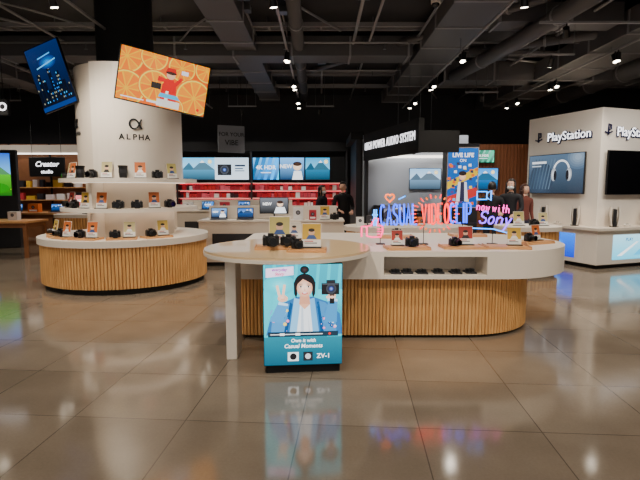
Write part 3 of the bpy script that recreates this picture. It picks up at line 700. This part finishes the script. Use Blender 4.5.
mb=MB(); mb.b2((-.38,0,0),(.38,.06,.75),mat('sign_face',(140,146,156),.4),.01); mb.text('FOR YOUR',.15,BLACK,(0,-.004,.5),None,.003,.002); mb.text('VIBE',.2,BLACK,(0,-.004,.27),None,.003,.003)
for x in(-.3,.3): mb.cyl((x,.03,.75),(x,.03,2.2),.008,BLACK,8)
mb.obj('hanging_sign',(-2.5,13.8,2.6),(0,0,math.radians(25)))
mb=MB(); mb.b2((0,0,0),(.12,2.4,3.1),DGREY); mb.b2((-.15,-.1,2.9),(.2,2.4,3.1),BLACKM); mb.b2((-.03,0,0),(0,2.4,.12),BLACKM); mb.obj('partition_wall',(.98,13.15,0))
# ---- intermediate display counters
def island(loc,w,d,h=.9,yaw=0):
    mb=MB(); r=min(w,d)/2-.01
    mb.prism(rrect(-w/2+.1,-d/2+.1,w/2-.1,d/2-.1,(r-.1,)*4,10),0,.08,BLACKM); mb.prism(rrect(-w/2+.06,-d/2+.06,w/2-.06,d/2-.06,(r-.06,)*4,10),.08,h-.08,OAKD)
    slats(mb,rrect(-w/2+.06,-d/2+.06,w/2-.06,d/2-.06,(r-.06,)*4,10),.08,h-.08,.07,.05,.015)
    mb.prism(rrect(-w/2,-d/2,w/2,d/2,(r,)*4,14),h-.08,h,WHITE)
    return mb.obj('display_island',loc,(0,0,yaw))
def wcounter(loc,w,d,h=.9,yaw=0):
    mb=MB(); mb.box((0,0,.04),(w-.1,d-.1,.08),BLACKM); mb.box((0,0,(h+.04)/2),(w-.04,d-.04,h-.12),WHITE2,.01); mb.box((0,0,h-.02),(w,d,.04),WHITE,.008)
    mb.box((0,-d/2+.01,h*.55),(w*.8,.02,.3),DGREY,.004); mb.box((0,.0,h+.14),(w*.9,.03,.28),WHITE,.006)
    return mb.obj('product_counter',loc,(0,0,yaw))
wcounter((-1.0,10.2,0),3.0,.9,.95); island((1.6,9.0,0),2.3,1.1,.9); wcounter((-2.3,13.4,0),3.4,.9,1.0); island((3.9,9.0,0),1.2,1.0,.9)
for i,x in enumerate((-2.1,-1.55)): laptop((x,9.93,.95),.1,60+i)
def monitor(loc,yaw,seed,w=.55,h=.32,c=(40,120,210)):
    mb=MB(); mb.box((0,0,.008),(.22,.16,.016),BLACK,.004); mb.cyl((0,.02,.01),(0,.02,.2),.015,BLACK,12); mb.box((0,0,.12+h/2),(w,.025,h),BLACK,.005); pic_gen(Pic(mb,w*.95,h*.92,SCREEN,0,-.013,.12+h/2),seed,c)
    return mb.obj('desktop_monitor',loc,(0,0,yaw))
monitor((-.95,9.95,.95),0,72,.6,.34,(8,12,22)); boxitem((-.45,9.93,.95),(.2,.15,.25),(240,240,240)); boxitem((-.15,9.93,.95),(.15,.12,.2),(190,40,60)); placard((.1,9.93,.95),55,0,.2,.28); camera_item((.3,9.93,.95),0,1.4)
for i,(x,c) in enumerate(((.75,(240,240,240)),(.95,(60,60,66)),(1.9,(225,120,60)),(2.2,(240,240,240)))): boxitem((x,9.0,.9),(.14,.1,.16+.03*(i%2)),c)
monitor((1.4,9.1,.9),0,77,.4,.25,(60,60,80)); placard((3.7,8.9,.9),81,0,.2,.26); camera_item((3.95,8.85,.9),0,1.3); placard((4.15,8.9,.9),86,0,.18,.24)
for i,x in enumerate((-3.6,-3.1,-2.6,-2.1,-1.6,-1.1)): (laptop((x,13.15,1.0),0,90+i) if i%2 else boxitem((x,13.15,1.0),(.25,.15,.22),[(240,240,240),(200,60,80),(230,220,210)][i//2]))
# ---- left background
mb=MB(); mb.b2((0,.03,0),(5.2,.15,3.0),WALNUT); 
for i in range(5): mb.b2((i*1.3,0,0),(i*1.3+.05,.03,3.0),BLACKM)
mb.b2((0,-.25,2.7),(5.2,.03,2.95),WHITE2); mb.b2((0,-.26,2.66),(5.2,-.2,2.70),STRIP)
for z in (1.2,1.6): mb.b2((2.8,-.25,z),(5.1,.03,z+.03),TRAYM)
mb.obj('timber_feature_wall',(-12.6,15.6,0))
mb=MB(); random.seed(5)
for z in(1.23,1.63):
    x=0
    while x<2.1:
        w=.12+random.random()*.16; c=random.choice([(240,230,230),(40,40,48),(225,70,80),(240,240,240),(235,190,60)]); mb.b2((x,0,z),(x+w,.12,z+.12+random.random()*.12),mat('carton_%d_%d_%d'%c,c,.5)); x+=w+.08
mb.obj('boxed_headphones',(-9.7,15.42,0))
tv('wall_television',(-8.72,12.5,1.95),.25,1.3,1.1,pic_nature)
mb=MB(); mb.b2((-.75,.12,0),(.75,.3,2.6),DGREY,.01); mb.obj('screen_totem',(-8.75,12.55,0),(0,0,.25))
mb=MB(); mb.b2((0,0,0),(1.1,.06,.6),BLACK,.01); mb.text('Creator',.22,SIGNL,(.55,-.005,.38),None,.004,.003,shear=.3); mb.text('studio',.15,SIGNL,(.55,-.005,.15),None,.004,.002)
for x in(.1,1.0): mb.cyl((x,.03,.6),(x,.03,2.6),.008,BLACK,8)
mb.obj('lettered_sign',(-9.0,15.0,1.95))
mb=MB(); mb.b2((0,0,0),(1.0,.08,.3),BLACKM,.01); mb.text('AUDIO',.22,SIGNL,(.64,-.01,.15),None,.006,.003)
for x in(.1,.9): mb.cyl((x,.04,.3),(x,.04,1.85),.008,BLACK,8)
mb.obj('hanging_sign',(-7.10,9.6,3.02))
def wtable(loc,w,d,h=.75,yaw=0):
    mb=MB(); mb.box((0,0,h-.025),(w,d,.05),TRAYM,.008); mb.box((0,0,h-.1),(w-.1,d-.1,.1),WALNUT)
    for sx in(-1,1):
        for sy in(-1,1): mb.box((sx*(w/2-.08),sy*(d/2-.08),(h-.05)/2),(.07,.07,h-.05),WALNUT,.005)
    return mb.obj('wooden_table',loc,(0,0,yaw))
wtable((-7.6,11.3,0),1.9,.9,.85); wtable((-8.4,14.0,0),2.6,.9,.9); wtable((-5.6,14.2,0),1.6,.8,.85)
for x,y,z in((-7.9,11.3,.85),(-8.9,14,.9),(-7.7,14,.9),(-5.6,14.2,.85)): laptop((x,y,z),.2,int(abs(x)*10))
boxitem((-7.2,11.3,.85),(.22,.15,.2),(240,240,240)); boxitem((-8.3,14,.9),(.3,.2,.25),(230,120,50))
island((-5.9,12.2,0),1.6,1.0,.95); monitor((-5.9,12.2,.95),0,44,.6,.36,(200,60,60))
# ---- people
person('shopper_woman',(3.98,10.05,0),math.radians(-35),1.74,(25,25,30),(30,32,40),(25,18,16),True,True,'reach')
person('shopper_woman',(4.5,10.6,0),math.radians(20),1.64,(110,56,44),(40,42,55),(70,38,25),True,False,'down')
person('shopper_man',(3.55,9.95,0),math.radians(150),1.68,(20,22,26),(40,40,48),(15,13,13),False,False,'reach')
person('sales_assistant',(.55,11.6,0),math.radians(10),1.70,(18,18,22),(22,22,26),(18,15,14),False,False,'reach')
person('sales_assistant',(.05,12.2,0),math.radians(60),1.62,(28,30,42),(22,22,26),(20,16,14),True,True,'down')
# ================================================================= CEILING SERVICES + LAMPS
DUCT=mat('black_duct',(86,84,85),.5,.2); DUCT2=mat('grey_conduit',(145,143,143),.45,.3)
def duct(a,b,name='ventilation_duct'):
    mb=MB(); mb.b2(a,b,DUCT,.01)
    L=0 if (b[0]-a[0])>(b[1]-a[1]) else 1
    n=int((b[L]-a[L])/1.2)
    for i in range(n+1):
        p=a[L]+i*1.2; lo=list(a);hi=list(b); lo[L]=p;hi[L]=min(p+.04,b[L]); lo[2]-=.02; hi[2]-=0.02; lo[1-L]-=.02; hi[1-L]+=.02
        if hi[L]>lo[L]: mb.b2(lo,hi,DUCT2)
    mb.obj(name)
duct((2.0,5,4.35),(2.9,16,4.72)); duct((-1.9,6,4.4),(-1.3,16,4.72)); duct((5.2,6,4.2),(6.4,16.5,4.6)); duct((-9,10.2,4.3),(1.9,10.8,4.7)); duct((3.0,12.0,4.2),(10.5,12.6,4.65)); duct((-8.2,5,4.3),(-7.5,16,4.65)); duct((3.0,8.4,4.38),(5.1,8.9,4.7))
def rduct(pts,r):
    mb=MB(); mb.tube(pts,r,DUCT,16)
    for a,b in zip(pts[:-1],pts[1:]):
        a=Vector(a);b=Vector(b);n=int((b-a).length/1.5)
        for i in range(1,n+1):
            p=a+(b-a)*i/(n+1); dd=(b-a).normalized()*.02; mb.cyl(p-dd,p+dd,r+.015,DUCT2,16)
    mb.obj('round_duct')
rduct([(4.0,4,4.25),(3.6,9,4.25),(3.2,11.8,4.25)],.14); rduct([(-4.9,7.0,4.55),(-1,7.2,4.55),(1.8,7.4,4.55)],.1); rduct([(7.5,5,4.35),(7.2,16,4.35)],.22); rduct([(-.4,6,4.5),(-.5,16,4.5)],.12)
rduct([(5.0,6.0,4.55),(2.2,9.5,4.55),(-.2,12.5,4.55)],.07); rduct([(9.5,7,4.5),(3.2,10.6,4.5)],.1)
for y in (7.7,9.4,11.3,13.2,14.8):
    mb=MB(); mb.b2((-12,y,4.62),(10.5,y+.06,4.70),DUCT2); mb.b2((-12,y+.3,4.64),(10.5,y+.33,4.69),DUCT2)
    for x in range(-11,11,1): mb.b2((x,y+.05,4.65),(x+.04,y+.3,4.67),DUCT2)
    for x in range(-11,11,2): mb.cyl((x,y+.03,4.68),(x,y+.03,4.8),.01,GREY,6)
    mb.obj('cable_tray')
mb=MB()
for x in(-5.2,1.0,4.6): mb.tube([(x,5,4.55),(x,16.5,4.55)],.025,DUCT2,8)
for y in(7.2,10.0,12.3,14.2):
    mb.tube([(-10,y,4.5),(10,y,4.5)],.02,DUCT2,8)
    for x in range(-9,10,2): mb.cyl((x+.3,y,4.5),(x+.3,y,4.38),.012,GREY,6); mb.cyl((x+.3,y,4.37),(x+.3,y,4.38),.035,GREY,10)
mb.obj('sprinkler_pipework')
mb=MB(); random.seed(9)
for i in range(26):
    x=-9+random.random()*18; y=6.5+random.random()*6; dx=random.choice([0,0,1.8,-2.4,3]); dy=random.choice([2.5,3.8,1.5]); z=4.5+random.random()*.2
    if x+dx>10: dx=0
    mb.tube([(x,y,z),(x+dx*.5,y+dy*.4,z),(x+dx,y+dy,z)],.015+random.random()*.02,DUCT2,8); mb.box((x,y,z),(.2,.2,.1),GREY,.01)
mb.obj('electrical_conduit')
WARM=(1,.89,.75)
def spot(parent,x,y,z,tx,ty,tz,E,cone=125,blend=.7,col=WARM,r=.06):
    l=bpy.data.lights.new('spot_lamp','SPOT'); l.energy=E; l.spot_size=math.radians(cone); l.spot_blend=blend; l.color=col; l.shadow_soft_size=r
    o=bpy.data.objects.new('spot_lamp',l); COL.objects.link(o); o.location=(x,y,z)
    d=Vector((tx-x,ty-y,tz-z)); o.rotation_euler=d.to_track_quat('-Z','Y').to_euler(); o.parent=parent
def rail(x0,y0,x1,y1,z,heads):
    mb=MB(); c=((x0+x1)/2,(y0+y1)/2,z); mb.box(c,(max(.035,abs(x1-x0)),max(.035,abs(y1-y0)),.03),DUCT2)
    n=3
    for i in range(n+1):
        t=.02+.96*i/n; mb.cyl((x0+(x1-x0)*t,y0+(y1-y0)*t,z),(x0+(x1-x0)*t,y0+(y1-y0)*t,ZC),.006,GREY,6)
    for (hx,hy,t) in heads:
        p=Vector((hx,hy,z-.14)); d=(Vector(t)-p).normalized()
        mb.cyl((hx,hy,z),(hx,hy,z-.1),.012,BLACK,8); mb.cyl(p-d*.08,p+d*.07,.045,BLACK,14,.05); mb.cyl(p+d*.07,p+d*.073,.044,LAMPE,14)
    return mb.obj('track_light')
for x in(-6.3,-3.4,-.6,2.6,5.4):
    hs=[]
    for i,y in enumerate((-1.5,1.2,3.8,6.4,9.0,11.6,14.2)):
        tx=x+(.5 if i%2 else -.4); ty=y+(.7 if y<8 else -.3); hs.append((x,y,(tx,ty,0)))
    extra=[(x,y+.9,(x+.3,y-1.2,0)) for y in (8.2,10.4,12.6)]
    ob=rail(x,-3,x,15.5,4.1,hs+extra)
    for hx,hy,t in hs:
        p=Vector((hx,hy,3.96)); d=(Vector(t)-p).normalized(); q=p+d*.1
        spot(ob,q.x,q.y,q.z,*t,(140 if hy<5 else 165),115)
hs=[(-4.4,5.9,(-3.6,7.6,1.6)),(-3.0,5.9,(-3.1,7.5,2.6)),(-1.7,5.9,(-2.6,7.6,1.3))]
ob=rail(-5.5,5.9,5,5.9,4.05,hs)
for hx,hy,t in hs: 
    p=Vector((hx,hy,3.91)); d=(Vector(t)-p).normalized(); q=p+d*.1; spot(ob,q.x,q.y,q.z,*t,110,70,.8)
hs=[(-.6,2.2,(-.3,5.0,.6)),(1.0,2.2,(.9,5.2,.5)),(2.4,2.2,(2.0,5.3,.5))]
ob=rail(-2.5,2.2,4,2.2,4.05,hs)
for hx,hy,t in hs:
    p=Vector((hx,hy,3.91)); d=(Vector(t)-p).normalized(); q=p+d*.1; spot(ob,q.x,q.y,q.z,*t,135,60,.8)
hs=[(3.6,7.3,(5.2,9.9,1.6)),(5.6,7.3,(6.3,9.9,1.6)),(6.8,7.3,(6.8,9.9,1.8))]
ob=rail(3.2,7.3,8,7.3,4.0,hs)
for hx,hy,t in hs:
    p=Vector((hx,7.3,3.86)); d=(Vector(t)-p).normalized(); q=p+d*.1; spot(ob,q.x,q.y,q.z,*t,145,75,.8,(1,.95,.88))
hs=[(2.2,11.4,(2.4,13,1.5)),(-4.5,13.9,(-4.3,16,1.4)),(-2.2,13.9,(-2.0,16,1.4)),(0,13.9,(-.3,16,1.4)),(-10,13,(-10.3,15.6,1.4)),(-8.3,13,(-8.6,15.6,1.4)),(3.9,11.9,(4.5,14,1.5)),(4.0,8.6,(4.0,10.1,1.4))]  # booth, left-zone and shopper heads are added to brighten those areas
for hx,hy,t in hs:
    zr=2.6 if hx==2.2 else 3.9
    ob=rail(hx-.4,hy,hx+.4,hy,zr,[(hx,hy,t)]); zz=zr-.14
    p=Vector((hx,hy,zz)); d=(Vector(t)-p).normalized(); q=p+d*.1; spot(ob,q.x,q.y,q.z,*t,95 if hx!=2.2 else 65,90,.8,(1,.94,.88))
mb=MB(); mb.cyl((0,0,0),(0,0,.38),.015,WHITE,10); mb.cyl((0,0,-.05),(0,0,0),.07,WHITE,20); mb.sph((0,0,-.05),(.06,.06,.06),GLOSSB,16); mb.obj('security_camera',(1.75,7.6,4.42))
# ================================================================= WORLD + CAMERA
w=bpy.data.worlds.new('world'); S.world=w; w.use_nodes=True
bg=w.node_tree.nodes['Background']; bg.inputs[0].default_value=(1,.94,.88,1); bg.inputs[1].default_value=.5
cd=bpy.data.cameras.new('camera'); cd.lens=27; cd.sensor_width=36; cam=bpy.data.objects.new('camera',cd); COL.objects.link(cam)
cam.location=(0,0,1.6); cam.rotation_euler=(math.radians(90-6.18),0,0); S.camera=cam
